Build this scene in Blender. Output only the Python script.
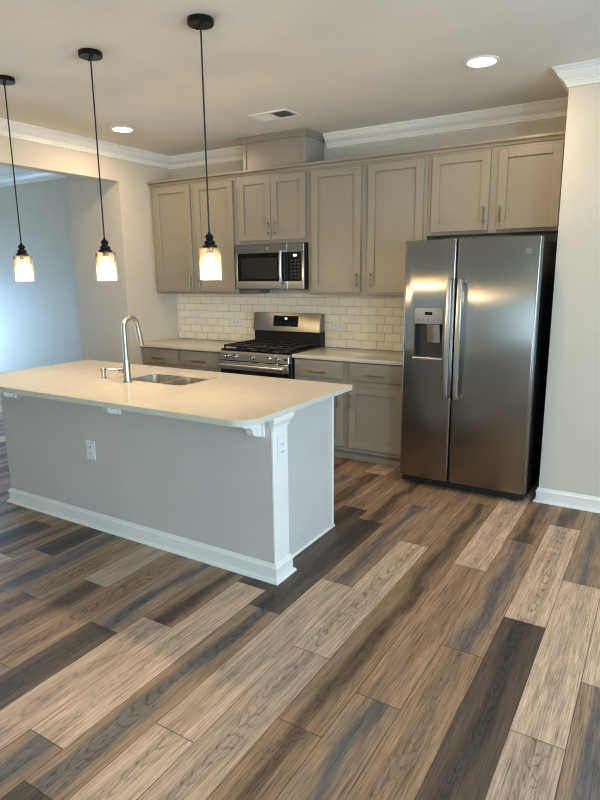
import bpy, bmesh, math, random
from mathutils import Vector, Matrix
random.seed(7)
PI = math.pi
S = bpy.context.scene
COL = S.collection
for o in list(bpy.data.objects):
    bpy.data.objects.remove(o)

# ------------------------------------------------------------------ camera
CAM = Vector((4.6806, -5.0256, 1.5952)); YAW, PITCH, ROLL, FPX = 0.5519, -0.2079, -0.0112, 596.04
fw = Vector((-math.sin(YAW)*math.cos(PITCH), math.cos(YAW)*math.cos(PITCH), math.sin(PITCH)))
r0 = Vector((math.cos(YAW), math.sin(YAW), 0)); u0 = r0.cross(fw)
rt = r0*math.cos(ROLL) + u0*math.sin(ROLL); up = -r0*math.sin(ROLL) + u0*math.cos(ROLL)
cd = bpy.data.cameras.new('camera'); cam = bpy.data.objects.new('camera', cd); COL.objects.link(cam)
m = Matrix((rt, up, -fw)).transposed().to_4x4(); m.translation = CAM; cam.matrix_world = m
cd.sensor_fit = 'VERTICAL'; cd.sensor_height = 24.0; cd.lens = FPX*24/800; cd.clip_start = .02
S.camera = cam

# ------------------------------------------------------------------ world, daylight, exposure
def lin(c):
    return tuple((v/12.92 if v <= .04045 else ((v+.055)/1.055)**2.4) for v in [x/255 for x in c])
def rgba(c): return lin(c) + (1,)
W = bpy.data.worlds.new('sky'); S.world = W; W.use_nodes = True
bg = W.node_tree.nodes['Background']; bg.inputs['Color'].default_value = (.60, .78, 1, 1); bg.inputs['Strength'].default_value = 1.0
def daylight(name, loc, size, dirn, power, color):
    l = bpy.data.lights.new(name, 'AREA'); l.shape = 'RECTANGLE'; l.size, l.size_y = size; l.energy = power; l.color = color
    o = bpy.data.objects.new(name, l); COL.objects.link(o); o.location = loc
    o.rotation_euler = Vector(dirn).to_track_quat('-Z', 'Z').to_euler()
    return o
SKY = (.50, .75, 1.0)
# daylight through the windows of the walls behind and beside the camera
daylight('daylight_sliding_door', (7.8, -3.6, 1.2), (3.1, 2.1), (-1, 0, 0), 172, SKY)
daylight('daylight_side_window', (7.8, -7.1, 1.5), (2.6, 1.5), (-1, 0, 0), 340, SKY)
daylight('daylight_rear_window', (5.6, -10.25, 1.4), (2.5, 1.6), (0, 1, 0), 38, SKY)
daylight('daylight_left_room', (-4.05, -1.25, .85), (1.4, 1.3), (1, 0, 0), 78, (.33, .62, 1.0))
S.view_settings.view_transform = 'Standard'; S.view_settings.look = 'None'
S.view_settings.gamma = 1; S.view_settings.use_curve_mapping = False
S.view_settings.exposure = 0.25
S.cycles.filter_width = 1.1
WARM = (1.0, .77, .50)
SPOT_W = 10
BULB_W = 11

# ------------------------------------------------------------------ materials
MATS = {}
def nt(name):
    m = bpy.data.materials.new(name); m.use_nodes = True; MATS[name] = m
    return m, m.node_tree.nodes, m.node_tree.links, m.node_tree.nodes['Principled BSDF']
def noise(N, L, scale, detail=4, coord=None, vscale=None):
    t = N.new('ShaderNodeTexNoise'); t.inputs['Scale'].default_value = scale; t.inputs['Detail'].default_value = detail
    tc = N.new('ShaderNodeTexCoord'); mp = N.new('ShaderNodeMapping')
    if vscale: mp.inputs['Scale'].default_value = vscale
    L.new(tc.outputs['Object'], mp.inputs['Vector']); L.new(mp.outputs['Vector'], t.inputs['Vector'])
    return t
def bump(N, L, b, src, strength, dist=.002):
    bp = N.new('ShaderNodeBump'); bp.inputs['Strength'].default_value = strength; bp.inputs['Distance'].default_value = dist
    L.new(src, bp.inputs['Height']); L.new(bp.outputs['Normal'], b.inputs['Normal']); return bp
def ramp(N, L, src, stops):
    r = N.new('ShaderNodeValToRGB'); e = r.color_ramp.elements
    while len(e) < len(stops): e.new(.5)
    for k, (p, c) in zip(e, stops): k.position = p; k.color = c
    L.new(src, r.inputs['Fac']); return r
def paint(name, c, rough=.55, bs=.06, sc=220, spec=.5):
    m, N, L, b = nt(name); base = rgba(c)
    t = noise(N, L, 3.0, 3)
    lo = tuple(v*.97 for v in base[:3])+(1,); hi = tuple(min(1, v*1.03) for v in base[:3])+(1,)
    r = ramp(N, L, t.outputs['Fac'], [(.3, lo), (.7, hi)]); L.new(r.outputs['Color'], b.inputs['Base Color'])
    b.inputs['Roughness'].default_value = rough; b.inputs['Specular IOR Level'].default_value = spec
    t2 = noise(N, L, sc, 2); bump(N, L, b, t2.outputs['Fac'], bs, .001)
    return m
def plain(name, c, rough=.5, metal=0, spec=.5, emit=None, estr=0):
    m, N, L, b = nt(name); base = rgba(c)
    t = noise(N, L, 40, 2)
    r = ramp(N, L, t.outputs['Fac'], [(.2, tuple(v*.95 for v in base[:3])+(1,)), (.8, base)]); L.new(r.outputs['Color'], b.inputs['Base Color'])
    b.inputs['Roughness'].default_value = rough; b.inputs['Metallic'].default_value = metal; b.inputs['Specular IOR Level'].default_value = spec
    if emit: b.inputs['Emission Color'].default_value = rgba(emit); b.inputs['Emission Strength'].default_value = estr
    return m
def steel(name, c, rough, aniso=.0, brush=(2, 2, 400), bs=.03, rot=0.0):
    m, N, L, b = nt(name); b.inputs['Metallic'].default_value = 1; b.inputs['Base Color'].default_value = rgba(c)
    b.inputs['Roughness'].default_value = rough; b.inputs['Anisotropic'].default_value = aniso
    b.inputs['Anisotropic Rotation'].default_value = rot
    if aniso:
        tg = N.new('ShaderNodeTangent'); tg.direction_type = 'RADIAL'; tg.axis = 'Z'; L.new(tg.outputs['Tangent'], b.inputs['Tangent'])
    t = noise(N, L, 1, 3, vscale=brush)
    r = N.new('ShaderNodeMapRange'); r.inputs['To Min'].default_value = rough*.9; r.inputs['To Max'].default_value = rough*1.1
    L.new(t.outputs['Fac'], r.inputs['Value']); L.new(r.outputs['Result'], b.inputs['Roughness'])
    if bs: bump(N, L, b, t.outputs['Fac'], bs, .0005)
    return m

paint('wall_paint', (208, 197, 178), .6)
paint('ceiling_paint', (228, 223, 212), .75)
paint('trim_white', (238, 233, 222), .35, .03)
paint('cabinet_paint', (148, 139, 124), .32, .04, 150)
paint('island_wall_paint', (202, 196, 186), .5)
plain('cabinet_shadow_gap', (60, 55, 49), .7)
steel('stainless', (146, 140, 130), .25, 1.0, (3, 3, 300), .0)
steel('stainless_plain', (202, 201, 197), .32)
steel('sink_steel', (222, 219, 212), .30)
steel('nickel', (186, 180, 168), .33)
steel('pull_nickel', (132, 124, 110), .35)
steel('chrome', (205, 205, 205), .12)
plain('black_gloss', (12, 12, 13), .12)
plain('black_matte', (18, 18, 18), .5)
plain('black_cast_iron', (20, 20, 20), .45)
plain('bronze_black', (24, 21, 19), .38, .6)
plain('dark_plastic', (48, 46, 44), .4)
plain('grey_plastic', (150, 146, 140), .35)
plain('outlet_white', (238, 236, 230), .3)
plain('slot_black', (22, 22, 22), .6)
plain('window_tint', (30, 29, 27), .35)
plain('ring_grey', (84, 84, 84), .4)
plain('filter_grey', (96, 96, 92), .5)
plain('display_glow', (235, 245, 250), .4, emit=(225, 240, 255), estr=1.2)
plain('lamp_lens', (255, 248, 235), .4, emit=(255, 226, 178), estr=14)
plain('bulb_glow', (255, 240, 210), .4, emit=(255, 205, 130), estr=130)

def quartz():
    m, N, L, b = nt('quartz')
    t = noise(N, L, 260, 2); t2 = noise(N, L, 5, 6)
    r = ramp(N, L, t.outputs['Fac'], [(.28, rgba((180, 170, 150))), (.45, rgba((210, 202, 184))), (.75, rgba((218, 211, 196)))])
    r2 = ramp(N, L, t2.outputs['Fac'], [(.44, rgba((255, 255, 255))), (.5, rgba((226, 216, 198))), (.56, rgba((255, 255, 255)))])
    mx = N.new('ShaderNodeMixRGB'); mx.blend_type = 'MULTIPLY'; mx.inputs['Fac'].default_value = .12
    L.new(r.outputs['Color'], mx.inputs['Color1']); L.new(r2.outputs['Color'], mx.inputs['Color2'])
    L.new(mx.outputs['Color'], b.inputs['Base Color']); b.inputs['Roughness'].default_value = .16
quartz()

def tile():
    m, N, L, b = nt('subway_tile')
    tc = N.new('ShaderNodeTexCoord'); sp = N.new('ShaderNodeSeparateXYZ'); cb = N.new('ShaderNodeCombineXYZ')
    L.new(tc.outputs['Object'], sp.inputs['Vector']); L.new(sp.outputs['X'], cb.inputs['X']); L.new(sp.outputs['Z'], cb.inputs['Y'])
    br = N.new('ShaderNodeTexBrick'); L.new(cb.outputs['Vector'], br.inputs['Vector'])
    br.inputs['Scale'].default_value = 1; br.inputs['Brick Width'].default_value = .1545; br.inputs['Row Height'].default_value = .0775
    br.inputs['Mortar Size'].default_value = .0022; br.inputs['Mortar Smooth'].default_value = .3; br.offset = .5
    br.inputs['Color1'].default_value = rgba((250, 239, 216)); br.inputs['Color2'].default_value = rgba((244, 232, 208)); br.inputs['Mortar'].default_value = rgba((168, 153, 128))
    L.new(br.outputs['Color'], b.inputs['Base Color'])
    r = N.new('ShaderNodeMapRange'); r.inputs['To Min'].default_value = .12; r.inputs['To Max'].default_value = .7
    L.new(br.outputs['Fac'], r.inputs['Value']); L.new(r.outputs['Result'], b.inputs['Roughness'])
    inv = N.new('ShaderNodeMath'); inv.operation = 'SUBTRACT'; inv.inputs[0].default_value = 1; L.new(br.outputs['Fac'], inv.inputs[1])
    bump(N, L, b, inv.outputs[0], .5, .002)
tile()

def seeded_glass():
    m, N, L, b = nt('seeded_glass'); out = N['Material Output']
    tr = N.new('ShaderNodeBsdfTransparent'); tr.inputs['Color'].default_value = (.95, .96, .95, 1)
    gl = N.new('ShaderNodeBsdfGlossy'); gl.inputs['Roughness'].default_value = .12; gl.inputs['Color'].default_value = (.75, .75, .72, 1)
    tl = N.new('ShaderNodeBsdfTranslucent'); tl.inputs['Color'].default_value = (.95, .93, .88, 1)
    vo = N.new('ShaderNodeTexVoronoi'); vo.feature = 'DISTANCE_TO_EDGE'; vo.inputs['Scale'].default_value = 1
    tc = N.new('ShaderNodeTexCoord'); mp = N.new('ShaderNodeMapping'); mp.inputs['Scale'].default_value = (150, 150, 60)
    L.new(tc.outputs['Object'], mp.inputs['Vector']); L.new(mp.outputs['Vector'], vo.inputs['Vector'])
    bp = N.new('ShaderNodeBump'); bp.inputs['Strength'].default_value = .6; bp.inputs['Distance'].default_value = .003
    L.new(vo.outputs['Distance'], bp.inputs['Height']); L.new(bp.outputs['Normal'], gl.inputs['Normal'])
    lw = N.new('ShaderNodeLayerWeight'); lw.inputs['Blend'].default_value = .16; L.new(bp.outputs['Normal'], lw.inputs['Normal'])
    rr = ramp(N, L, vo.outputs['Distance'], [(.02, (.05, .05, .05, 1)), (.16, (.008, .008, .008, 1))])
    m1 = N.new('ShaderNodeMixShader'); L.new(rr.outputs['Color'], m1.inputs['Fac']); L.new(tr.outputs[0], m1.inputs[1]); L.new(tl.outputs[0], m1.inputs[2])
    m2 = N.new('ShaderNodeMixShader'); L.new(lw.outputs['Fresnel'], m2.inputs['Fac']); L.new(m1.outputs[0], m2.inputs[1]); L.new(gl.outputs[0], m2.inputs[2])
    L.new(m2.outputs[0], out.inputs['Surface'])
seeded_glass()

def oak_planks():
    m, N, L, b = nt('plank_floor')
    def M(op, a, c=None, clamp=False):
        n = N.new('ShaderNodeMath'); n.operation = op; n.use_clamp = clamp
        for i, v in enumerate((a, c)):
            if v is None: continue
            if isinstance(v, (int, float)): n.inputs[i].default_value = v
            else: L.new(v, n.inputs[i])
        return n.outputs[0]
    def attr(n):
        a = N.new('ShaderNodeAttribute'); a.attribute_name = n; return a
    uv = N.new('ShaderNodeUVMap'); uv.uv_map = 'plank'; sp = N.new('ShaderNodeSeparateXYZ'); L.new(uv.outputs['UV'], sp.inputs['Vector'])
    u, v = sp.outputs['X'], sp.outputs['Y']
    rid = attr('rid').outputs['Fac']; amt = attr('streak_amount').outputs['Fac']; vend = attr('along').outputs['Fac']
    def coords(su, sv):
        c = N.new('ShaderNodeCombineXYZ'); L.new(M('MULTIPLY', u, su), c.inputs[0]); L.new(M('MULTIPLY', v, sv), c.inputs[1]); L.new(M('MULTIPLY', rid, 37.7), c.inputs[2]); return c.outputs[0]
    def nz(su, sv, detail=3, rough=.55):
        t = N.new('ShaderNodeTexNoise'); t.inputs['Scale'].default_value = 1; t.inputs['Detail'].default_value = detail; t.inputs['Roughness'].default_value = rough
        L.new(coords(su, sv), t.inputs['Vector']); return t.outputs['Fac']
    soft = nz(2.2, 2.0, 2); soft2 = nz(5, 2.2, 2, .5); mid = nz(7, 3.5, 4, .6); fine = nz(36, 5, 5, .75); pores = nz(52, 13, 2, .5)
    # heart streak that wanders along the middle of the plank
    cen = M('ADD', M('MULTIPLY', M('SUBTRACT', soft, .5), .9), .5)
    off = M('ABSOLUTE', M('SUBTRACT', u, cen))
    heart = N.new('ShaderNodeMapRange'); heart.interpolation_type = 'SMOOTHSTEP'; heart.inputs['From Min'].default_value = .36; heart.inputs['From Max'].default_value = .03
    L.new(M('ADD', off, M('MULTIPLY', M('SUBTRACT', mid, .5), .28)), heart.inputs['Value'])
    hm = M('MULTIPLY', heart.outputs[0], amt, True)
    mx = N.new('ShaderNodeMixRGB'); L.new(hm, mx.inputs['Fac']); L.new(attr('tone').outputs['Color'], mx.inputs['Color1']); L.new(attr('streak').outputs['Color'], mx.inputs['Color2'])
    # cathedral figure
    arch = M('ADD', M('MULTIPLY', v, M('ADD', M('MULTIPLY', rid, 9.0), 9.0)), M('MULTIPLY', M('MULTIPLY', off, off), -60.0))
    wv = M('SINE', M('MULTIPLY', M('ADD', arch, M('MULTIPLY', soft2, 3.0)), 6.28))
    line = N.new('ShaderNodeMapRange'); line.interpolation_type = 'SMOOTHSTEP'; line.inputs['From Min'].default_value = .5; line.inputs['From Max'].default_value = 1.0
    L.new(wv, line.inputs['Value'])
    near = N.new('ShaderNodeMapRange'); near.interpolation_type = 'SMOOTHSTEP'; near.inputs['From Min'].default_value = .34; near.inputs['From Max'].default_value = .10; L.new(off, near.inputs['Value'])
    fig = M('MULTIPLY', M('MULTIPLY', line.outputs[0], near.outputs[0]), M('ADD', M('MULTIPLY', fine, .8), .3))
    # value modulation
    g = M('ADD', M('MULTIPLY', M('SUBTRACT', fine, .5), 2.9), M('MULTIPLY', M('SUBTRACT', mid, .5), .9))
    some = N.new('ShaderNodeMapRange'); some.interpolation_type = 'SMOOTHSTEP'; some.inputs['From Min'].default_value = .25; some.inputs['From Max'].default_value = .75; some.inputs['To Min'].default_value = -.10; some.inputs['To Max'].default_value = -.62
    L.new(M('FRACT', M('MULTIPLY', rid, 7.31)), some.inputs['Value'])
    g = M('ADD', g, M('MULTIPLY', fig, some.outputs[0]))
    pl = N.new('ShaderNodeMapRange'); pl.inputs['From Min'].default_value = .60; pl.inputs['From Max'].default_value = .72; pl.inputs['To Max'].default_value = -.45; L.new(pores, pl.inputs['Value'])
    g = M('ADD', g, pl.outputs[0])
    g = M('MAXIMUM', M('ADD', g, 1.0), .3)
    # joints: shallow dark grooves
    eu = M('MINIMUM', u, M('SUBTRACT', 1.0, u)); ev = M('MINIMUM', vend, M('SUBTRACT', 1.0, vend))
    ju = M('LESS_THAN', eu, .0085); jv = M('LESS_THAN', ev, .0015); jt = M('MAXIMUM', ju, jv)
    vm = N.new('ShaderNodeVectorMath'); vm.operation = 'SCALE'; L.new(mx.outputs['Color'], vm.inputs[0]); L.new(g, vm.inputs['Scale'])
    j = N.new('ShaderNodeMixRGB'); L.new(M('MULTIPLY', jt, .8), j.inputs['Fac']); L.new(vm.outputs[0], j.inputs['Color1']); j.inputs['Color2'].default_value = rgba((44, 34, 27))
    L.new(j.outputs['Color'], b.inputs['Base Color'])
    rr = N.new('ShaderNodeMapRange'); rr.inputs['To Min'].default_value = .36; rr.inputs['To Max'].default_value = .52; L.new(fine, rr.inputs['Value']); L.new(rr.outputs[0], b.inputs['Roughness'])
    b.inputs['Specular IOR Level'].default_value = .4
    h = M('SUBTRACT', M('MULTIPLY', g, .25), M('MULTIPLY', jt, 1.0))
    bump(N, L, b, h, .25, .002)
oak_planks()

# ------------------------------------------------------------------ mesh helpers
ORG = {}
class MB:
    def __init__(s): s.bm = bmesh.new()
    def _bev(s, verts, w, seg, edges=None):
        if w <= 0: return
        es = edges if edges is not None else list({e for v in verts for e in v.link_edges})
        bmesh.ops.bevel(s.bm, geom=es, offset=w, segments=seg, profile=.5, affect='EDGES', clamp_overlap=True)
    def box(s, x0, x1, y0, y1, z0, z1, bev=.0015, seg=1):
        if x0 > x1: x0, x1 = x1, x0
        if y0 > y1: y0, y1 = y1, y0
        if z0 > z1: z0, z1 = z1, z0
        mt = Matrix.Translation(((x0+x1)/2, (y0+y1)/2, (z0+z1)/2)) @ Matrix.Diagonal((x1-x0, y1-y0, z1-z0, 1))
        r = bmesh.ops.create_cube(s.bm, size=1, matrix=mt)
        s._bev(r['verts'], min(bev, .3*min(x1-x0, y1-y0, z1-z0)), seg); return s
    def cyl(s, p, q, r1, r2=None, n=24, bev=0):
        p, q = Vector(p), Vector(q); d = q-p; r2 = r1 if r2 is None else r2
        mt = Matrix.Translation((p+q)/2) @ d.to_track_quat('Z', 'Y').to_matrix().to_4x4()
        r = bmesh.ops.create_cone(s.bm, cap_ends=True, segments=n, radius1=r1, radius2=r2, depth=d.length, matrix=mt)
        if bev:
            es = [e for e in {e for v in r['verts'] for e in v.link_edges} if any(len(f.verts) > 4 for f in e.link_faces)]
            s._bev(None, bev, 2, es)
        return s
    def sphere(s, c, r, sc=(1, 1, 1), n=16):
        mt = Matrix.Translation(c) @ Matrix.Diagonal((sc[0], sc[1], sc[2], 1))
        bmesh.ops.create_uvsphere(s.bm, u_segments=n, v_segments=n//2+2, radius=r, matrix=mt); return s
    def lathe(s, prof, c, n=32, axis='Z', closed=False):      # prof: (radius, height)
        rings = []
        for r, h in prof:
            ring = []
            for i in range(n):
                a = 2*PI*i/n; x, y = r*math.cos(a), r*math.sin(a)
                v = {'Z': (x, y, h), 'Y': (x, h, y), 'X': (h, x, y)}[axis]
                ring.append(s.bm.verts.new(Vector(c)+Vector(v)))
            rings.append(ring)
        for a, b in zip(rings, rings[1:]+([rings[0]] if closed else [])):
            for i in range(n): s.bm.faces.new((a[i], a[(i+1) % n], b[(i+1) % n], b[i]))
        for ring in (() if closed else (rings[0], rings[-1])):
            if prof[0][0] > 1e-6: 
                try: s.bm.faces.new(ring)
                except ValueError: pass
        return s
    def tube(s, pts, rad, n=12, cap=True):
        pts = [Vector(p) for p in pts]; rads = rad if isinstance(rad, (list, tuple)) else [rad]*len(pts)
        t0 = (pts[1]-pts[0]).normalized(); nrm = t0.orthogonal().normalized(); rings = []
        for i, p in enumerate(pts):
            t = ((pts[min(i+1, len(pts)-1)]-pts[max(i-1, 0)])).normalized()
            nrm = (nrm - t*nrm.dot(t)).normalized(); bi = t.cross(nrm)
            rings.append([s.bm.verts.new(p+(nrm*math.cos(2*PI*k/n)+bi*math.sin(2*PI*k/n))*rads[i]) for k in range(n)])
        for a, b in zip(rings, rings[1:]):
            for k in range(n): s.bm.faces.new((a[k], a[(k+1) % n], b[(k+1) % n], b[k]))
        if cap: s.bm.faces.new(rings[0]); s.bm.faces.new(rings[-1])
        return s
    def prism(s, poly, axis, a, b, bev=0, seg=1):     # polygon extruded along an axis; poly in the two other axes (in xyz order)
        def P(q, h): return {'X': (h, q[0], q[1]), 'Y': (q[0], h, q[1]), 'Z': (q[0], q[1], h)}[axis]
        lo = [s.bm.verts.new(P(q, a)) for q in poly]; hi = [s.bm.verts.new(P(q, b)) for q in poly]; n = len(poly)
        s.bm.faces.new(lo); s.bm.faces.new(hi)
        for i in range(n): s.bm.faces.new((lo[i], lo[(i+1) % n], hi[(i+1) % n], hi[i]))
        if bev:
            es = [e for e in {e for v in lo+hi for e in v.link_edges} if not ((e.verts[0] in lo) ^ (e.verts[1] in lo))]
            s._bev(None, bev, seg, es)
        return s
    def sweep(s, prof, path, z, side=1):        # prof: (out, dz) closed polygon; path: xy polyline; side=1: room on the right of travel
        pts = [Vector(p) for p in path]; n = len(pts); rings = []
        for i, p in enumerate(pts):
            ds = []
            if i > 0: ds.append((pts[i]-pts[i-1]).normalized())
            if i < n-1: ds.append((pts[i+1]-pts[i]).normalized())
            ns = [Vector((d.y, -d.x))*side for d in ds]
            if len(ns) == 2: mv = (ns[0]+ns[1]); mv = mv/(mv.length_squared/2) if mv.length > 1e-6 else ns[0]
            else: mv = ns[0]
            rings.append([s.bm.verts.new((p.x+mv.x*o, p.y+mv.y*o, z+h)) for o, h in prof])
        k = len(prof)
        for a, b in zip(rings, rings[1:]):
            for i in range(k): s.bm.faces.new((a[i], a[(i+1) % k], b[(i+1) % k], b[i]))
        s.bm.faces.new(rings[0]); s.bm.faces.new(rings[-1]); return s
    def build(s, name, mat, parent=None, org=None, smooth=True):
        bmesh.ops.recalc_face_normals(s.bm, faces=s.bm.faces[:])
        if parent is not None: org = ORG[parent.name]
        elif org is None:
            vs = s.bm.verts; xs = [v.co.x for v in vs]; ys = [v.co.y for v in vs]; zs = [v.co.z for v in vs]
            org = Vector(((min(xs)+max(xs))/2, (min(ys)+max(ys))/2, min(zs)))
        org = Vector(org)
        bmesh.ops.translate(s.bm, verts=s.bm.verts[:], vec=-org)
        me = bpy.data.meshes.new(name); s.bm.to_mesh(me); s.bm.free()
        me.materials.append(MATS[mat])
        if smooth:
            for p in me.polygons: p.use_smooth = True
            me.set_sharp_from_angle(angle=math.radians(32))
        o = bpy.data.objects.new(name, me); COL.objects.link(o)
        if parent is not None: o.parent = parent
        else: o.location = org
        ORG[o.name] = org
        return o
def tag(o, label=None, cat=None, group=None, kind=None):
    if label: o['label'] = label
    if cat: o['category'] = cat
    if group: o['group'] = group
    if kind: o['kind'] = kind
    return o
def thing(name, loc, label, cat, group=None):
    o = bpy.data.objects.new(name, None); COL.objects.link(o); o.location = loc; o.empty_display_size = .1
    ORG[o.name] = Vector(loc); return tag(o, label, cat, group)
def struct(o): o['kind'] = 'structure'; return o
def copy_tree(o, parent=None):
    c = o.copy(); COL.objects.link(c)
    if parent is not None: c.parent = parent
    for ch in list(o.children): copy_tree(ch, c)
    return c
def cut(o, cutter):                              # carve a real recess, then drop the cutter
    md = o.modifiers.new('recess', 'BOOLEAN'); md.operation = 'DIFFERENCE'; md.object = cutter; md.solver = 'EXACT'
    bpy.context.view_layer.update()
    dg = bpy.context.evaluated_depsgraph_get()
    me = bpy.data.meshes.new_from_object(o.evaluated_get(dg)); o.modifiers.clear(); old = o.data; o.data = me
    me.name = old.name; bpy.data.meshes.remove(old); cm = cutter.data; bpy.data.objects.remove(cutter); bpy.data.meshes.remove(cm)
    me.set_sharp_from_angle(angle=math.radians(32))
def rrect(x0, x1, y0, y1, r, n=8):
    rs = r if isinstance(r, (list, tuple)) else [r]*4            # corners: x1y1, x0y1, x0y0, x1y0
    out = []
    for (cx, cy, a0), q in zip(((x1, y1, 0), (x0, y1, 90), (x0, y0, 180), (x1, y0, 270)), rs):
        sx = -1 if cx == x1 else 1; sy = -1 if cy == y1 else 1
        for i in range(n+1):
            a = math.radians(a0+90*i/n); out.append((cx+sx*q+q*math.cos(a), cy+sy*q+q*math.sin(a)))
    return out

# ------------------------------------------------------------------ dimensions
H = 2.8136
RX, RY = 4.019, -.745            # outer corner of the wall beside the refrigerator
EAST, SOUTH, WEST = 7.6, -10.0, -3.8
CZ = .909                        # back worktop
UF, UB, UT = -.333, 1.412, 2.50  # wall cabinets: face frame plane, bottom, top

# ------------------------------------------------------------------ floor: every plank laid where the photo shows it
def floor():
    bm = bmesh.new(); uvl = bm.loops.layers.uv.new('plank')
    rid = bm.faces.layers.float.new('rid'); amt = bm.faces.layers.float.new('streak_amount')
    tone = bm.loops.layers.float_color.new('tone'); stk = bm.loops.layers.float_color.new('streak'); along = bm.loops.layers.uv.new('along_uv')
    PW, PL, X0 = .185, 1.2265, 4.1585
    base = {-16: -2.771, -15: -1.95, -14: -3.042, -13: -2.2, -12: -3.383, -11: -3.134, -10: -3.789, -9: -3.385, -8: -3.227, -7: -2.731, -6: -2.881, -5: -2.477,
            -4: -1.831, -3: -2.228, -2: -1.96, -1: -1.493, 0: -1.131, 1: -1.853, 2: -2.677}
    # kinds per column: k = segment starting at joint (base + k*PL)
    K = {(0, 0): 'B', (0, -1): 'L', (0, -2): 'D', (0, -3): 'L', (1, 0): 'G', (1, -1): 'L', (1, -2): 'S', (2, 0): 'L', (2, -1): 'G', (3, 0): 'L',
         (-1, 0): 'B', (-1, -1): 'G', (-1, -2): 'M', (-2, 0): 'L', (-2, -1): 'M', (-2, -2): 'G', (-3, 0): 'B', (-3, -1): 'B', (-3, -2): 'B', (-4, 0): 'M', (-4, -1): 'L', (-4, -2): 'S',
         (-5, 0): 'G', (-5, 1): 'M', (-5, -1): 'L', (-5, -2): 'L', (-6, 1): 'B', (-6, 0): 'D', (-6, -1): 'G', (-6, -2): 'D', (-7, 1): 'M', (-7, 0): 'D', (-7, -1): 'L', (-7, -2): 'G',
         (-8, 0): 'B', (-8, -1): 'L', (-8, -2): 'G', (-9, 0): 'G', (-9, -1): 'D', (-10, 0): 'M', (-10, 1): 'G', (-10, -1): 'G', (-11, 0): 'S', (-11, -1): 'B', (-12, 0): 'M', (-12, -1): 'B', (-12, -2): 'G',
         (-13, 0): 'D', (-13, -1): 'G', (-14, 0): 'D', (-14, -1): 'M', (-15, 0): 'M', (-15, -1): 'B', (-16, 0): 'M', (-16, -1): 'D', (-17, -1): 'S'}
    TONE = {'L': ((206, 174, 147), (180, 152, 128), .55), 'S': ((194, 164, 140), (160, 136, 117), .5), 'M': ((164, 131, 102), (128, 103, 83), .6),
            'B': ((152, 121, 93), (86, 67, 54), .95), 'G': ((156, 127, 102), (102, 95, 92), .95), 'D': ((94, 77, 65), (62, 55, 51), .9)}
    rnd = random.Random(3)
    c0, c1 = int((WEST-.2-X0)//PW), int((EAST+.1-X0)//PW)
    y0, y1 = SOUTH-.1, .1
    for c in range(c0, c1+1):
        b = base.get(c, rnd.uniform(-PL, 0)); k = math.ceil((y0-b)/PL)-1
        while b+k*PL < y1:
            ya, yb = max(b+k*PL, y0), min(b+(k+1)*PL, y1)
            if yb-ya > .003:
                kk = K.get((c, k)) or rnd.choice('LMBGDGMB')
                t, s, a = TONE[kk]; j = rnd.uniform(.93, 1.06); t = [min(1, q*j) for q in lin(t)]; s = [min(1, q*j) for q in lin(s)]
                xa, xb = max(X0+c*PW, WEST-.1), min(X0+(c+1)*PW, EAST+.1)
                vs = [bm.verts.new(p) for p in ((xa, ya, 0), (xb, ya, 0), (xb, yb, 0), (xa, yb, 0))]
                f = bm.faces.new(vs); r = rnd.random(); f[rid] = r; f[amt] = a*rnd.uniform(.85, 1.05)
                for l, (uu, vv) in zip(f.loops, ((0, 0), (1, 0), (1, 1), (0, 1))):
                    l[uvl].uv = (uu, (ya if vv == 0 else yb)+r*20); l[along].uv = (uu, vv)
                    l[tone] = (*t, 1); l[stk] = (*s, 1)
            k += 1
    me = bpy.data.meshes.new('floor'); bm.to_mesh(me); bm.free()
    # position along the plank as a plain float for the end joints
    at = me.attributes.new('along', 'FLOAT', 'CORNER')
    for i, d in enumerate(me.uv_layers['along_uv'].data): at.data[i].value = d.uv[1]
    me.materials.append(MATS['plank_floor'])
    o = bpy.data.objects.new('floor', me); COL.objects.link(o); struct(o)
floor()

# ------------------------------------------------------------------ shell
def wall(name, boxes, mat='wall_paint'):
    b = MB()
    for q in boxes: b.box(*q, bev=0)
    return struct(b.build(name, mat, smooth=False))
def holed(axis, a, b, lo, hi, holes):            # wall slab a..b thick on `axis`, spanning lo..hi, with openings (h0,h1,z0,z1)
    out = []; cur = lo
    for h0, h1, z0, z1 in sorted(holes):
        out += [(cur, h0, 0, H), (h0, h1, 0, z0), (h0, h1, z1, H)]; cur = h1
    out.append((cur, hi, 0, H))
    out = [q for q in out if q[1]-q[0] > 1e-4 and q[3]-q[2] > 1e-4]
    return [((a, b, q[0], q[1], q[2], q[3]) if axis == 'X' else (q[0], q[1], a, b, q[2], q[3])) for q in out]
wall('ceiling', [(WEST-.1, EAST+.1, SOUTH-.1, .1, H, H+.1)], 'ceiling_paint')
wall('wall_back', [(0, RX, 0, .1, 0, H)])
wall('wall_left', [(-.762, 0, -.736, .1, 0, H)])
wall('wall_left_header', [(-.14, 0, -3.6, -.736, 2.50, H), (-.14, 0, SOUTH, -3.6, 0, H)])
wall('wall_right', [(RX, EAST, RY, .1, 0, H)])
wall('wall_left_room', [(WEST, -.762, -.30, .1, 0, H)])
wall('wall_left_room_front', [(WEST, -.14, -5.1, -5.0, 0, H)])
W_EAST = [(-5.2, -2.0, .08, 2.25), (-8.4, -5.8, .7, 2.25)]
W_SOUTH = [(4.3, 6.9, .6, 2.2)]
W_WEST = [(-2.0, -.5, .18, 1.52)]
wall('wall_side', holed('X', EAST, EAST+.12, SOUTH, RY, W_EAST))
wall('wall_rear', holed('Y', SOUTH-.12, SOUTH, 0, EAST, W_SOUTH))
wall('wall_far_left', holed('X', WEST-.12, WEST, -5.0, -.30, W_WEST))
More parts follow.
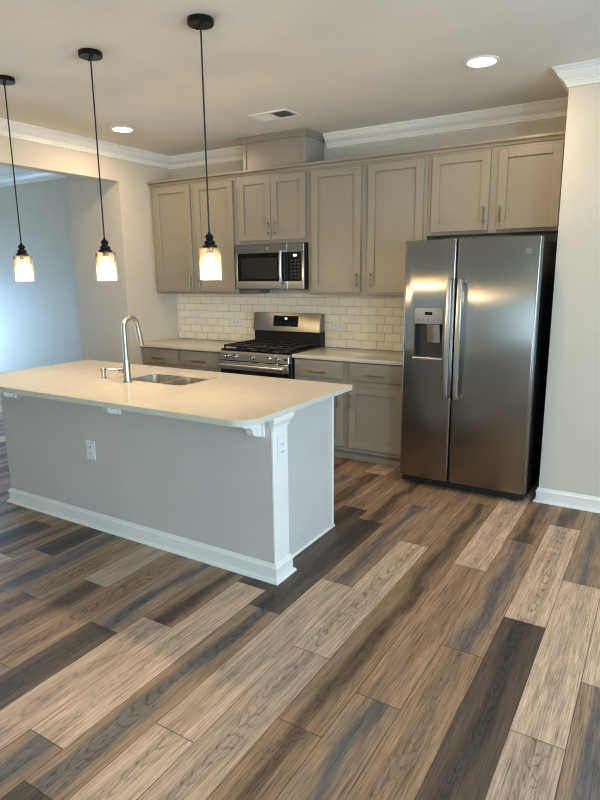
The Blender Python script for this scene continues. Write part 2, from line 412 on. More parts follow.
def window_frame(n, axis, p, h0, h1, z0, z1, bars):
    b = MB(); w = .06
    def bx(a0, a1, za, zb):
        if axis == 'X': b.box(p-.05, p+.05, a0, a1, za, zb)
        else: b.box(a0, a1, p-.05, p+.05, za, zb)
    bx(h0, h1, z0, z0+w); bx(h0, h1, z1-w, z1); bx(h0, h0+w, z0+w, z1-w); bx(h1-w, h1, z0+w, z1-w)
    for k in range(1, bars+1):
        c = h0+(h1-h0)*k/(bars+1); bx(c-.03, c+.03, z0+w, z1-w)
    struct(b.build('window_%d' % n, 'trim_white'))
window_frame(1, 'X', EAST+.06, *W_EAST[0], 1); window_frame(2, 'X', EAST+.06, *W_EAST[1], 1)
window_frame(3, 'Y', SOUTH-.06, *W_SOUTH[0], 1)
window_frame(4, 'X', WEST-.06, *W_WEST[0], 1)

CROWN = [(0, 0), (.090, 0), (.090, -.013), (.080, -.014), (.078, -.024), (.071, -.025), (.064, -.042), (.048, -.060), (.030, -.072), (.029, -.080), (.021, -.081), (.020, -.094), (.013, -.095), (.012, -.108), (0, -.112)]
BASEB = [(0, 0), (.028, 0), (.027, .008), (.021, .017), (.013, .019), (.013, .074), (.017, .077), (.016, .083), (.008, .090), (.007, .098), (.003, .103), (0, .103)]
BX0, BX1 = 1.206, 1.873          # boxed chase above the cabinets
struct(MB().sweep(CROWN, [(0, -9.9), (0, 0), (BX0-.036, 0)], H).build('trim_1', 'trim_white'))
struct(MB().sweep(CROWN, [(BX1+.036, 0), (RX, 0), (RX, RY), (EAST, RY)], H).build('trim_2', 'trim_white'))
struct(MB().sweep(CROWN, [(WEST, -.30), (-.762, -.30), (-.762, -.736), (-.14, -.736)], H).build('trim_3', 'trim_white'))
struct(MB().sweep(BASEB, [(RX, -.62), (RX, RY), (EAST, RY)], 0).build('baseboard_right', 'trim_white'))
struct(MB().sweep(BASEB, [(WEST, -.30), (-.762, -.30), (-.762, -.736), (0, -.736), (0, -.66)], 0).build('baseboard_left', 'trim_white'))
# tiled splashback
wb = MB().box(0.001, 3.0, -.010, 0, CZ+.001, UB+.0, bev=0); struct(wb.build('wall_backsplash', 'subway_tile', org=(.028, 0, CZ)))

# ------------------------------------------------------------------ cabinet pieces
def door_mb(x0, x1, z0, z1, yb, d=-1, th=.024, rail=.062):
    """framed door with a recessed flat panel; yb = plane it is hung on, d = direction it faces"""
    b = MB(); yf = yb+d*th
    b.box(x0, x0+rail, yb, yf, z0, z1); b.box(x1-rail, x1, yb, yf, z0, z1)
    b.box(x0+rail, x1-rail, yb, yf, z0, z0+rail); b.box(x0+rail, x1-rail, yb, yf, z1-rail, z1)
    b.box(x0+rail, x1-rail, yb, yb+d*(th-.015), z0+rail, z1-rail, bev=0)
    return b
def pull(c, horiz, parent, ln=.135, d=-1):
    b = MB(); x, y, z = c; o = d*.030
    if horiz:
        b.tube([(x-ln/2, y+o, z), (x+ln/2, y+o, z)], .0055, 10)
        for s in (-1, 1): b.tube([(x+s*ln*.33, y, z), (x+s*ln*.33, y+o, z)], .0045, 8)
    else:
        b.tube([(x, y+o, z-ln/2), (x, y+o, z+ln/2)], .0055, 10)
        for s in (-1, 1): b.tube([(x, y, z+s*ln*.33), (x, y+o, z+s*ln*.33)], .0045, 8)
    return b.build('handle', 'pull_nickel', parent)
def wall_cabinet(x0, x1, z0, doors, label, dz0, dz1=2.463):
    t = thing('wall_cabinet', ((x0+x1)/2, -.17, z0), label, 'cabinet')
    MB().box(x0, x1, UF, -.001, z0, UT).build('body', 'cabinet_paint', t)
    for a, b, hx in doors:
        dr = door_mb(a, b, dz0, dz1, UF-.0005).build('door', 'cabinet_paint', t)
        pull((hx, UF-.0245, dz0+.105), False, dr, .125)
    return t
wall_cabinet(.024, 1.112, UB, [(.078, .555, .533), (.618, 1.082, .660)], 'taupe two-door wall cabinet in the corner left of the microwave', 1.437)
wall_cabinet(1.114, 1.893, 1.872, [(1.150, 1.512, 1.487), (1.517, 1.880, 1.568)], 'short taupe two-door wall cabinet directly above the microwave', 1.905)
wall_cabinet(1.895, 2.985, UB, [(1.942, 2.416, 2.394), (2.481, 2.955, 2.521)], 'tall taupe two-door wall cabinet between microwave and refrigerator', 1.437)
wall_cabinet(2.987, 4.010, 1.879, [(3.023, 3.463, 3.434), (3.525, 3.952, 3.552)], 'short taupe two-door wall cabinet above the refrigerator', 1.905)
CC = [(0, 0), (.012, 0), (.014, .010), (.024, .022), (.036, .026), (.036, .042), (0, .042)]
tag(MB().sweep(CC, [(4.012, UF), (.024, UF), (.024, -.001)], UT-.012, side=-1).build('cabinet_crown_moulding', 'cabinet_paint'),
    'long stepped taupe moulding along the top edge of the wall cabinets', 'moulding')
# boxed chase
t = thing('duct_cover_box', ((BX0+BX1)/2, -.17, UT), 'taupe panelled box with crown rising from cabinets to ceiling above the microwave', 'duct cover')
MB().box(BX0, BX1, -.326, -.002, UT+.001, H-.002).build('body', 'cabinet_paint', t)
for sx in (BX0, BX1-.035): MB().box(sx, sx+.035, -.336, -.3265, UT+.032, H-.04).build('stile', 'cabinet_paint', t)
MB().sweep([(0, 0), (.034, 0), (.034, -.012), (.022, -.022), (.010, -.034), (.010, -.046), (0, -.046)], [(BX1, -.002), (BX1, -.336), (BX0, -.336), (BX0, -.002)], H-.003, side=-1).build('crown', 'cabinet_paint', t)

# base cabinets
BF = -.585
def base_cabinet(x0, x1, drawers, doors, label):
    t = thing('base_cabinet', ((x0+x1)/2, -.3, 0), label, 'cabinet')
    b = MB().box(x0, x1, BF, -.012, .094, CZ-.031); b.build('body', 'cabinet_paint', t)
    MB().box(x0, x1, BF+.060, -.012, 0.001, .0935).build('toe_kick', 'cabinet_paint', t)
    for a, c in drawers:
        d = MB().box(a, c, BF-.0005, BF-.020, .718, .865, .004, 2).build('drawer', 'cabinet_paint', t)
        pull(((a+c)/2, BF-.0205, .772), True, d, .165)
    for a, c, hx in doors:
        d = door_mb(a, c, .133, .670, BF-.0005).build('door', 'cabinet_paint', t)
        pull((hx, BF-.0245, .545), False, d, .125)
    return t
base_cabinet(.012, 1.108, [(.045, .509), (.565, 1.060)], [(.045, .509, .483), (.565, 1.060, .592)], 'taupe base cabinet with two drawers left of the gas range')
base_cabinet(1.893, 2.962, [(1.895+.012, 2.387), (2.444, 2.93)], [(1.907, 2.387, 2.348), (2.444, 2.93, 2.468)], 'taupe base cabinet with drawers and doors between range and refrigerator')
tag(MB().prism(rrect(.002, 1.110, -.627, -.0105, .002, 1), 'Z', CZ-.030, CZ, .003, 2).build('back_worktop', 'quartz'), 'cream speckled worktop in the corner left of the gas range', 'worktop')
tag(MB().prism(rrect(1.890, 2.985, -.627, -.0105, .002, 1), 'Z', CZ-.030, CZ, .003, 2).build('back_worktop', 'quartz'), 'cream speckled worktop between gas range and refrigerator', 'worktop')

# ------------------------------------------------------------------ outlets
def outlet(c, face, w, h, label):
    """duplex outlet; face '-Y' or '+X'; w along the wall, h up"""
    t = thing('wall_outlet', c, label, 'outlet')
    def put(name, mat, a0, a1, z0, z1, d0, d1, bev=.001, par=None):
        b = MB()
        if face == '-Y': b.box(c[0]+a0, c[0]+a1, c[1]-d1, c[1]-d0, c[2]+z0, c[2]+z1, bev)
        else: b.box(c[0]+d0, c[0]+d1, c[1]+a0, c[1]+a1, c[2]+z0, c[2]+z1, bev)
        return b.build(name, mat, par or t)
    put('cover_plate', 'outlet_white', -w/2, w/2, -h/2, h/2, .0003, .006, .0025)
    for s in (-1, 1):
        if w > h: r = put('receptacle', 'outlet_white', s*.021-.0165, s*.021+.0165, -.014, .014, .006, .0082)
        else: r = put('receptacle', 'outlet_white', -.014, .014, s*.021-.0165, s*.021+.0165, .006, .0082)
        for q in (-1, 1):
            if w > h: lo = (s*.021-.005, s*.021+.005, q*.0065-.0018, q*.0065+.0018)
            else: lo = (q*.0065-.0018, q*.0065+.0018, s*.021-.005, s*.021+.005)
            put('slot', 'slot_black', lo[0], lo[1], lo[2], lo[3], .0082, .0092, 0, r)
    return t
outlet((.285, -.0102, 1.138), '-Y', .116, .074, 'white outlet on the tile splashback nearest the left corner')
outlet((.819, -.0102, 1.112), '-Y', .116, .074, 'white outlet on the tile splashback just left of the range backguard')
outlet((2.029, -.0102, 1.112), '-Y', .116, .074, 'white outlet on the tile splashback right of the range')

# ------------------------------------------------------------------ microwave
MX0, MX1, MY = 1.132, 1.888, -.402
MZ0, MZ1 = 1.464, 1.871
t = thing('microwave', ((MX0+MX1)/2, -.2, MZ0), 'stainless over-range microwave with black window under the short wall cabinet', 'microwave')
MB().box(MX0+.002, MX1+.0, MY+.0145, -.012, MZ0, MZ1-.001, .003).build('body', 'black_matte', t)
PX = 1.715
dr = MB(); dr.box(MX0, PX, MY, MY+.014, MZ0+.002, MZ0+.072, .003).box(MX0, PX, MY, MY+.014, MZ1-.082, MZ1-.002, .003).box(MX0, MX0+.024, MY+.0005, MY+.014, MZ0+.07, MZ1-.08, .001)
d = dr.build('door', 'stainless', t)
MB().box(MX0+.0242, PX-.035, MY+.004, MY+.014, MZ0+.0725, MZ1-.0825, .001).build('window', 'black_gloss', d)
MB().box(1.20, 1.60, MY+.0015, MY+.0039, MZ0+.095, MZ1-.125, .0).build('window_mesh', 'window_tint', d)
MB().tube([(1.668, MY+.02, MZ0+.05), (1.668, MY-.035, MZ0+.065), (1.668, MY-.042, MZ0+.12), (1.668, MY-.042, MZ1-.13), (1.668, MY-.035, MZ1-.075), (1.668, MY+.02, MZ1-.06)], .015, 14).build('handle', 'stainless_plain', d)
cp = MB().box(PX+.001, MX1-.022, MY+.002, MY+.014, MZ0+.0725, MZ1-.0825, .001).build('control_panel', 'black_gloss', t)
f = MB().box(PX+.001, MX1, MY, MY+.014, MZ1-.082, MZ1-.002, .003).box(PX+.001, MX1, MY, MY+.014, MZ0+.002, MZ0+.072, .003).box(MX1-.0215, MX1, MY, MY+.014, MZ0+.0721, MZ1-.0821, .001)
f.build('frame', 'stainless', t)
MB().box(1.778, 1.815, MY+.0005, MY+.0018, 1.752, 1.772, 0).build('display', 'display_glow', cp)
for i in range(3):
    for j in range(6): MB().box(1.748+i*.036, 1.770+i*.036, MY+.0006, MY+.0018, 1.560+j*.030, 1.574+j*.030, 0).build('key', 'dark_plastic', cp)
mb_ = MB().cyl((1.499, MY, 1.829), (1.499, MY-.003, 1.829), .014, n=24, bev=.001).build('badge', 'grey_plastic', d)
MB().box(1.172, 1.381, -.36, -.20, 1.420, MZ0-.0005, .003).build('filter_housing', 'filter_grey', t)

# ------------------------------------------------------------------ gas range
GX0, GX1, GF = 1.114, 1.886, -.655
t = thing('gas_range', ((GX0+GX1)/2, -.35, 0), 'stainless and black freestanding gas range below the microwave', 'range')
MB().box(GX0, GX1, GF+.03, -.014, .04, .905, .003).build('body', 'black_matte', t)
MB().box(GX0, GX1, GF+.01, -.10, .906, .922, .004, 2).build('cooktop', 'black_gloss', t)
for fx in (GX0+.05, GX1-.05):
    for fy in (-.56, -.08): MB().cyl((fx, fy, 0), (fx, fy, .041), .018, n=14).build('foot', 'black_matte', t)
cpn = MB().prism([(GF+.012, .902), (GF-.010, .888), (GF-.016, .822), (GF+.029, .822), (GF+.029, .902)], 'X', GX0, GX1, .003).build('control_panel', 'stainless_plain', t)
for kx in (1.205, 1.300, 1.490, 1.672, 1.765):
    k = MB().lathe([(.027, 0), (.027, -.006), (.021, -.010), (.0195, -.034), (.017, -.038), (.0001, -.038)], (kx, GF-.0135, .858), 24, 'Y').build('knob', 'chrome', cpn)
    MB().box(kx-.003, kx+.003, GF-.0545, GF-.0516, .842, .874, .001).build('grip', 'grey_plastic', k)
MB().box(1.838, 1.868, GF-.0145, GF-.0125, .848, .868, 0).build('badge', 'dark_plastic', cpn)
od = MB().box(GX0+.004, GX1-.004, GF-.012, GF+.029, .235, .815, .004, 2).build('oven_door', 'black_gloss', t)
b = MB().box(GX0+.006, GX1-.006, GF-.016, GF-.0125, .735, .812, .001); b.build('top_band', 'stainless_plain', od)
h = MB(); h.tube([(GX0+.035, GF-.055, .775), (GX1-.035, GF-.055, .775)], .016, 16)
for hx in (GX0+.065, GX1-.065): h.tube([(hx, GF-.014, .775), (hx, GF-.055, .775)], .011, 10)
h.build('handle', 'stainless_plain', od)
MB().box(GX0+.10, GX1-.10, GF-.0135, GF-.0122, .34, .66, 0).build('window', 'black_gloss', od)
dw = MB().box(GX0+.004, GX1-.004, GF-.010, GF+.029, .055, .228, .004, 2).build('storage_drawer', 'stainless', t)
bgd = MB().box(GX0, GX1, -.098, -.014, .9065, 1.052, .003).build('backguard', 'black_matte', t)
MB().prism([(-.118, 1.052), (-.094, 1.226), (-.016, 1.226), (-.016, 1.052)], 'X', GX0, GX1-.004, .003).build('backguard_panel', 'stainless', t)
def bgy(z): return -.118+(z-1.052)*.024/.174
dsp = MB().prism([(bgy(1.098)-.003, 1.098), (bgy(1.200)-.003, 1.200), (bgy(1.200)+.004, 1.200), (bgy(1.098)+.004, 1.098)], 'X', 1.355, 1.640, .001).build('display_panel', 'black_gloss', t)
MB().box(1.487, 1.515, bgy(1.175)-.0045, bgy(1.175)-.0032, 1.166, 1.182, 0).build('clock', 'display_glow', dsp)
for i in range(5):
    for j in range(2): MB().box(1.385+i*.05, 1.405+i*.05, bgy(1.12+j*.02)-.0045, bgy(1.12+j*.02)-.003, 1.114+j*.022, 1.124+j*.022, 0).build('button', 'dark_plastic', dsp)
for cx, cy, r in ((1.26, -.50, .045), (1.26, -.24, .036), (1.50, -.37, .05), (1.74, -.50, .05), (1.74, -.24, .036)):
    bn = MB().lathe([(r+.012, 0), (r+.012, .006), (r, .010), (r, .016), (r*.85, .020), (.0001, .020)], (cx, cy, .9222), 24).build('burner', 'black_cast_iron', t)
for gx0, gx1 in ((GX0+.02, 1.366), (1.372, 1.628), (1.634, GX1-.02)):
    g = MB(); z0, z1 = .940, .958; y0, y1 = -.625, -.135
    for yy in (y0, (y0+y1)/2-.006, y1-.014): g.box(gx0, gx1, yy, yy+.014, z0, z1, .003)
    for xx in (gx0, gx1-.013, (gx0+gx1)/2-.0065): g.box(xx, xx+.013, y0+.005, y1-.005, z0+.001, z1-.001, .003)
    for yy in (-.52, -.255): g.box(gx0, gx1, yy, yy+.012, z0+.001, z1-.0005, .003)
    for xx in (gx0+.001, gx1-.016):
        for yy in (y0+.001, y1-.016): g.box(xx, xx+.015, yy, yy+.015, .9222, z0+.004, .002)
    g.build('grate', 'black_cast_iron', t)

# ------------------------------------------------------------------ refrigerator
FX0, FX1, FD, FY = 3.0235, 3.9487, 3.4018, -.879
t = thing('refrigerator', ((FX0+FX1)/2, -.5, 0), 'stainless side-by-side refrigerator with ice dispenser beside the right wall', 'refrigerator')
MB().box(FX0+.006, FX1-.006, -.797, -.06, .03, 1.800, .004).build('cabinet', 'black_matte', t)
MB().box(FX0+.012, FX1-.012, -.845, -.7975, .022, .072, .003).build('base_grille', 'black_matte', t)
for fx in (FX0+.08, FX1-.08):
    for fy in (-.80, -.12): MB().cyl((fx, fy, 0), (fx, fy, .031), .022, n=14).build('foot', 'black_matte', t)
for fx in (FX0+.06, FX1-.06): MB().box(fx-.045, fx+.045, -.795, -.70, 1.8005, 1.816, .004).build('hinge_cover', 'black_matte', t)
def fdoor(x0, x1):
    b = MB(); b.prism(rrect(x0, x1, FY, FY+.078, [.004, .004, .018, .018], 5), 'Z', .076, 1.820, .003, 1)
    return b.build('door', 'stainless', t)
dl = fdoor(FX0, FD-.0035); dR = fdoor(FD+.0035, FX1)
ct = MB().prism(rrect(3.112, 3.324, .992, 1.350, .012, 4), 'Y', FY-.02, FY+.060).build('cutter', 'black_matte'); cut(dl, ct)
def handle(x0, x1, parent):
    b = MB(); prof = []
    pts = [(FY-.001, .700), (FY-.040, .712), (FY-.056, .760), (FY-.060, 1.13), (FY-.056, 1.500), (FY-.040, 1.548), (FY-.001, 1.560), (FY-.001, 1.530), (FY-.034, 1.520), (FY-.042, 1.490), (FY-.044, 1.13), (FY-.042, .770), (FY-.034, .740), (FY-.001, .730)]
    b.prism(pts, 'X', x0, x1, .006, 3); return b.build('handle', 'stainless_plain', parent)
handle(3.357, 3.390, dl); handle(3.430, 3.463, dR)
# dispenser fills the recess
ds = MB(); ds.box(3.1125, 3.3235, FY+.056, FY+.0595, .993, 1.349, 0); ds.box(3.1125, 3.119, FY+.002, FY+.056, .993, 1.235, 0); ds.box(3.317, 3.3235, FY+.002, FY+.056, .993, 1.235, 0)
dsp = ds.build('dispenser', 'dark_plastic', dl)
MB().box(3.1125, 3.3235, FY-.006, FY+.055, 1.236, 1.349, .004, 2).build('dispenser_panel', 'grey_plastic', dl)
MB().box(3.190, 3.246, FY-.0075, FY-.0062, 1.300, 1.322, 0).build('dispenser_display', 'black_gloss', dl)
for i in range(5): MB().box(3.140+i*.037, 3.148+i*.037, FY-.0072, FY-.0062, 1.262, 1.268, 0).build('dispenser_button', 'dark_plastic', dl)
MB().prism([(FY+.010, 1.232), (FY+.030, 1.232), (FY+.046, 1.105), (FY+.034, 1.100)], 'X', 3.200, 3.296, .004, 2).build('dispenser_paddle', 'stainless_plain', dl)
MB().prism(rrect(3.104, 3.330, FY-.016, FY+.050, [.004, .004, .014, .014], 4), 'Z', .978, .996, .004, 2).build('drip_tray', 'stainless_plain', dl)
bd = MB().cyl((3.872, FY+.0005, 1.726), (3.872, FY-.003, 1.726), .021, n=32, bev=.001).build('badge', 'grey_plastic', dR)
MB().lathe([(.0185, -.003), (.0185, -.0042), (.0165, -.0042), (.0165, -.003)], (3.872, FY, 1.726), 32, 'Y', True).build('badge_ring', 'ring_grey', bd)
def letters(txt, size, loc, mat, parent):
    cu = bpy.data.curves.new('letters', 'FONT'); cu.body = txt; cu.size = size; cu.align_x = 'CENTER'; cu.align_y = 'CENTER'; cu.extrude = .0004
    o = bpy.data.objects.new('letters', cu); COL.objects.link(o); bpy.context.view_layer.update()
    me = bpy.data.meshes.new_from_object(o.evaluated_get(bpy.context.evaluated_depsgraph_get())); bpy.data.objects.remove(o); bpy.data.curves.remove(cu)
    me.transform(Matrix.Translation(Vector(loc)-ORG[parent.name]) @ Matrix.Rotation(PI/2, 4, 'X')); me.materials.clear(); me.materials.append(MATS[mat])
    q = bpy.data.objects.new('badge_monogram', me); COL.objects.link(q); q.parent = parent; ORG[q.name] = ORG[parent.name]
letters('GE', .018, (3.872, FY-.0036, 1.726), 'dark_plastic', bd)
letters('GE', .012, (1.499, MY-.0034, 1.829), 'dark_plastic', mb_)

# ------------------------------------------------------------------ island
KX0, KX1, KF, KB = .737, 3.044, -2.633, -2.497     # knee wall and post
PNX, IB = 2.967, -1.857                            # end panel face, back of the cabinets
IT = .93
t = thing('kitchen_island', ((KX0+KX1)/2, -2.25, 0), 'pale grey kitchen island with white post and baseboard standing on the plank floor', 'island')
MB().box(KX0, KX1-.0121, KF, KB, 0, IT-.0305, 0).build('front_wall', 'island_wall_paint', t)
ps = MB().box(KX1-.0118, KX1+.001, KF-.001, KB+.001, 0.0, IT-.0305, .002).build('post', 'trim_white', t)
CAPP = [(0, 0), (.026, 0), (.026, -.022), (.019, -.026), (.019, -.034), (.012, -.042), (.007, -.054), (.007, -.066), (0, -.068)]
capx = KX1+.001
MB().sweep(CAPP, [(capx-.012, KF-.001), (capx, KF-.001), (capx, KB+.001), (PNX+.001, KB+.001)], IT-.031, side=1).build('capital', 'trim_white', ps)
MB().sweep(BASEB, [(KX0, KB), (KX0, KF), (KX1+.001, KF-.001), (KX1+.001, KB+.001), (PNX+.001, KB+.001)], 0, side=1).build('baseboard', 'trim_white', t)
MB().box(KX0+.01, PNX-.020, KB+.0005, IB+.022, .10, IT-.0305, 0).build('cabinet_box', 'cabinet_paint', t)
MB().box(KX0+.01, PNX-.020, KB+.0005, IB-.055, 0, .0995, 0).build('toe_kick', 'cabinet_paint', t)
MB().box(PNX-.0195, PNX, KB+.0015, IB, 0, IT-.0305, .002).build('end_panel', 'island_wall_paint', t)
MB().box(PNX+.0003, PNX+.006, IB-.020, IB+.003, .02, IT-.032, .002).build('corner_bead', 'trim_white', t)
MB().sweep([(0, 0), (.014, 0), (.012, .008), (.008, .014), (0, .018)], [(PNX+.0002, KB+.030), (PNX+.0002, IB), (PNX-.02, IB)], 0, side=-1).build('shoe_moulding', 'trim_white', t) if 0 else MB().box(PNX+.0003, PNX+.013, KB+.028, IB+.010, 0, .018, .004, 2).build('shoe_moulding', 'trim_white', t)
for i in range(4):
    w = (PNX-.03-KX0-.02)/4; a = KX0+.02+i*w+.01
    door_mb(a, a+w-.02, .12, .86, IB+.0225, 1).build('door', 'cabinet_paint', t)
# corbels under the seating overhang
def corbel(cx):
    top = IT-.031; b = MB(); w = .045
    prof = [(KF-.0155, top-.012), (KF-.165, top-.012), (KF-.165, top-.028), (KF-.150, top-.034)]
    for i in range(7): a = PI/2*i/6; prof.append((KF-.145+.050*math.sin(a)*1.0, top-.034-.022*(1-math.cos(a))))
    for i in range(7): a = PI/2*i/6; prof.append((KF-.090+.045*(1-math.cos(a)), top-.058-.040*math.sin(a)))
    prof += [(KF-.036, top-.100), (KF-.0155, top-.104)]
    b.prism(prof, 'X', cx-w/2, cx+w/2, .003)
    b.box(cx-w/2-.012, cx+w/2+.012, KF-.015, KF-.0005, top-.110, top-.0125, .002); b.box(cx-w/2-.008, cx+w/2+.008, KF-.172, KF-.0155, top-.0118, top-.0005, .002)
    return b.build('corbel', 'trim_white', t)
for cx in (.90, 1.92, 2.965): corbel(cx)
outlet((1.656, KF-.0003, .523), '-Y', .078, .124, 'white outlet low on the grey front wall of the island')
outlet((KX1+.0015, -2.560, .722), '+X', .076, .125, 'white outlet on the white corner post of the island')

# island worktop with sink cut-out
TX0, TX1, TF, TB = .653, 3.076, -2.892, -1.805
b = MB().prism(rrect(TX0, TX1, TF, TB, [.004, .004, .115, .115], 10), 'Z', IT-.030, IT, .004, 2)
top = tag(b.build('island_worktop', 'quartz'), 'large cream speckled worktop with rounded front corners on the island', 'worktop')
SX0, SX1, SY0, SY1, SD = 1.55, 2.17, -2.335, -1.935, 1.850
ct = MB().prism(rrect(SX0, SX1, SY0, SY1, .07, 8), 'Z', IT-.08, IT+.05).build('cutter', 'quartz'); cut(top, ct)
bx = None
# make a real pocket in the cabinet box for the bowls
cab = [c for c in t.children if c.name.startswith('cabinet_box')][0]
ct = MB().box(SX0-.03, SX1+.03, SY0-.03, SY1+.03, IT-.26, IT+.1, 0).build('cutter', 'cabinet_paint'); cut(cab, ct)
t = thing('kitchen_sink', ((SX0+SX1)/2, (SY0+SY1)/2, IT-.225), 'stainless double-bowl sink set under the island worktop', 'sink')
def bowl(x0, x1):
    b = MB(); loops = []
    for (ins, z, r) in ((-.006, IT-.0305, .055), (0, IT-.034, .055), (.004, IT-.19, .055), (.030, IT-.215, .05)):
        loops.append([b.bm.verts.new((x, y, z)) for x, y in rrect(x0+ins, x1-ins, SY0-.004+ins, SY1+.004-ins, r, 6)])
    for l0, l1 in zip(loops, loops[1:]):
        n = len(l0)
        for i in range(n): b.bm.faces.new((l0[i], l0[(i+1) % n], l1[(i+1) % n], l1[i]))
    b.bm.faces.new(loops[-1])
    o = b.build('bowl', 'sink_steel', t)
    sd = o.modifiers.new('thickness', 'SOLIDIFY'); sd.thickness = .0015; sd.offset = 0
    MB().lathe([(.045, 0), (.045, .003), (.036, .004), (.030, .0015), (.0001, .001)], ((x0+x1)/2, (SY0+SY1)/2, IT-.2145), 24).build('drain', 'chrome', o)
bowl(SX0-.004, SD-.012); bowl(SD+.012, SX1+.004)
MB().box(SD-.0115, SD+.0115, SY0+.002, SY1-.002, IT-.050, IT-.031, .004, 2).build('divider', 'sink_steel', t)

# faucet
FXC, FYC = 1.775, -2.405
t = thing('kitchen_faucet', (FXC, FYC, IT+.0002), 'tall brushed gooseneck faucet with side lever behind the island sink', 'faucet')
MB().lathe([(.0001, .0002), (.028, .0002), (.029, .004), (.026, .012), (.0235, .020), (.0225, .10), (.020, .14), (.0155, .17), (.0001, .17)], (FXC, FYC, IT), 28).build('body', 'nickel', t)
pts = [(FXC, FYC, IT+.16), (FXC, FYC, IT+.24), (FXC, FYC, IT+.335)]
R_ = .056
for i in range(1, 13):
    a = PI*i/12*.985; pts.append((FXC, FYC+R_-R_*math.cos(a), IT+.352+R_*math.sin(a)))
e = Vector(pts[-1]); dv = (e-Vector(pts[-2])).normalized()
pts.append(tuple(e+dv*.02))
MB().tube(pts, .0145, 16).build('spout', 'nickel', t)
p0 = e+dv*.018; dn = (dv+Vector((0, .02, 0))).normalized()
MB().tube([p0, p0+dn*.03, p0+dn*.09, p0+dn*.115], [.0155, .0165, .0185, .0165], 16).build('spray_head', 'nickel', t)
lv = MB().cyl((FXC-.018, FYC, IT+.075), (FXC-.062, FYC, IT+.075), .020, n=20, bev=.003).build('lever_hub', 'nickel', t)
MB().tube([(FXC-.058, FYC, IT+.076), (FXC-.100, FYC-.002, IT+.074), (FXC-.160, FYC-.004, IT+.070)], [.0065, .0055, .005], 10).build('lever', 'nickel', t)
t = thing('soap_dispenser', (1.505, -2.365, IT+.0002), 'short brushed soap pump on the island worktop left of the faucet', 'soap dispenser')
MB().lathe([(.0001, .0002), (.021, .0002), (.021, .005), (.015, .009), (.014, .040), (.019, .042), (.0195, .066), (.017, .070), (.0001, .070)], (1.505, -2.365, IT), 20).build('pump', 'nickel', t)
MB().tube([(1.520, -2.350, IT+.060), (1.552, -2.318, IT+.060), (1.566, -2.304, IT+.052)], [.005, .0045, .004], 8).build('nozzle', 'nickel', t)

# ------------------------------------------------------------------ pendants
def pendant(x, y, label):
    t = thing('pendant_light', (x, y, H), label, 'pendant lamp', 'pendant lamps over the island')
    MB().lathe([(.0001, 0), (.064, 0), (.065, -.003), (.065, -.022), (.062, -.026), (.0001, -.027)], (x, y, H-.0005), 36).build('canopy', 'bronze_black', t)
    for s in (-1, 1): MB().cyl((x+s*.040, y-.02*s, H-.026), (x+s*.040, y-.02*s, H-.033), .006, n=12).build('screw', 'bronze_black', t)
    MB().cyl((x, y, H-.026), (x, y, H-.045), .010, .006, n=16).build('cord_grip', 'bronze_black', t)
    MB().tube([(x, y, H-.04), (x, y, 1.812)], .0042, 10).build('cord', 'black_matte', t)
    MB().lathe([(.0001, 1.817), (.006, 1.817), (.009, 1.806), (.017, 1.802), (.022, 1.794), (.022, 1.787), (.017, 1.781), (.019, 1.774), (.029, 1.768), (.030, 1.758), (.027, 1.754), (.036, 1.749), (.040, 1.744), (.040, 1.735), (.0001, 1.735)], (x, y, 0), 28).build('socket_cap', 'bronze_black', t)
    gl = MB().lathe([(.020, 1.7345), (.056, 1.7345), (.0575, 1.730), (.0575, 1.572), (.056, 1.570), (.0535, 1.572), (.0535, 1.729), (.020, 1.731)], (x, y, 0), 40, 'Z', True)
    gl.build('glass_shade', 'seeded_glass', t)
    sk = MB().cyl((x, y, 1.7348), (x, y, 1.705), .016, n=16).build('lamp_holder', 'bronze_black', t)
    MB().lathe([(.0001, 1.706), (.010, 1.7045), (.012, 1.695), (.018, 1.675), (.021, 1.660), (.0195, 1.645), (.013, 1.634), (.0001, 1.629)], (x, y, 0), 20).build('bulb', 'bulb_glow', t)
    l = bpy.data.lights.new('pendant_glow', 'POINT'); l.energy = BULB_W; l.color = WARM; l.shadow_soft_size = .03
    o = bpy.data.objects.new('pendant_glow', l); COL.objects.link(o); o.parent = t; o.location = (0, 0, 1.59-H)
    return t
p1 = pendant(2.600, -2.530, 'glass cylinder pendant lamp hanging nearest the camera over the island\'s right end')
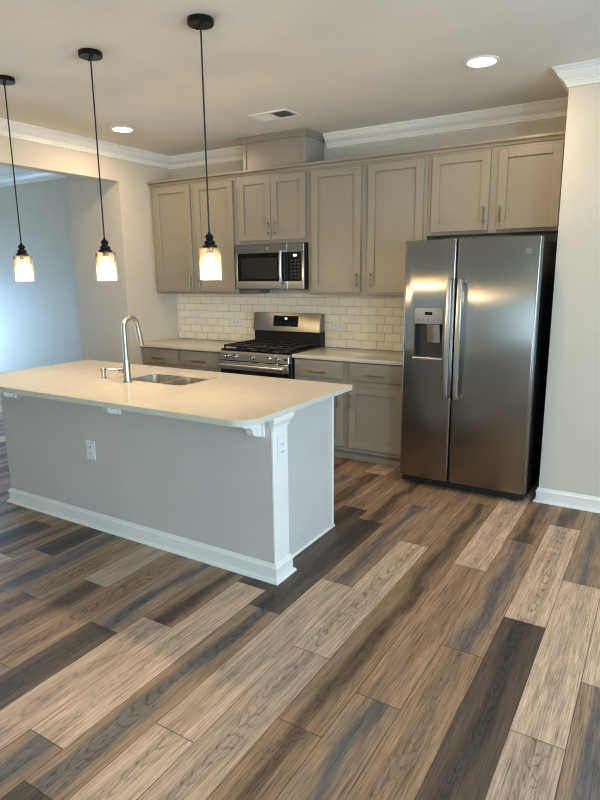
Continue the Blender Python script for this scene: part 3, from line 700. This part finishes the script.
for x, lb in ((1.803, 'glass cylinder pendant lamp in the middle, hanging just left of the faucet'), (1.003, 'glass cylinder pendant lamp hanging over the island\'s left end, before the blue wall')):
    c = copy_tree(p1); c.location = (x, -2.530, H); c['label'] = lb

# ------------------------------------------------------------------ ceiling fittings
def downlight(x, y, label, power=SPOT_W, r=.104):
    t = thing('recessed_light', (x, y, H), label, 'ceiling light')
    MB().lathe([(r*.78, -.0005), (r*1.0, -.0005), (r*1.0, -.004), (r*.92, -.010), (r*.78, -.008)], (x, y, H), 36, 'Z', True).build('trim_ring', 'trim_white', t)
    MB().lathe([(.0001, -.0015), (r*.77, -.0015), (r*.77, -.005), (r*.5, -.009), (.0001, -.010)], (x, y, H), 32).build('lens', 'lamp_lens', t)
    l = bpy.data.lights.new('downlight_beam', 'AREA'); l.shape = 'DISK'; l.size = .12; l.energy = power; l.color = WARM
    o = bpy.data.objects.new('downlight_beam', l); COL.objects.link(o); o.parent = t; o.location = (0, 0, -.02)
downlight(.588, -1.193, 'glowing round recessed ceiling light near the left wall')
downlight(3.595, -1.174, 'glowing round recessed ceiling light in front of the refrigerator')
t = thing('ceiling_vent', (1.906, -.852, H), 'white rectangular air vent grille in the ceiling before the duct cover', 'vent')
vx0, vx1, vy0, vy1 = 1.722, 2.090, -.962, -.742
b = MB(); b.box(vx0, vx1, vy0, vy0+.028, H-.008, H-.0005).box(vx0, vx1, vy1-.028, vy1, H-.008, H-.0005).box(vx0, vx0+.028, vy0+.028, vy1-.028, H-.008, H-.0005).box(vx1-.028, vx1, vy0+.028, vy1-.028, H-.008, H-.0005).box(1.898, 1.914, vy0+.028, vy1-.028, H-.007, H-.0005)
b.build('frame', 'trim_white', t)
MB().box(vx0+.028, vx1-.028, vy0+.028, vy1-.028, H-.0015, H-.0005, 0).build('duct_opening', 'filter_grey', t)
for k in range(2):
    xa, xb = ((vx0+.0285, 1.8975), (1.9145, vx1-.0285))[k]
    for i in range(9):
        y = vy0+.036+i*.0185; d = .012 if k == 0 else -.012
        MB().prism([(y, H-.003), (y+.001, H-.003), (y+.001+d, H-.0085), (y+d, H-.0085)], 'X', xa, xb).build('slat', 'trim_white', t)
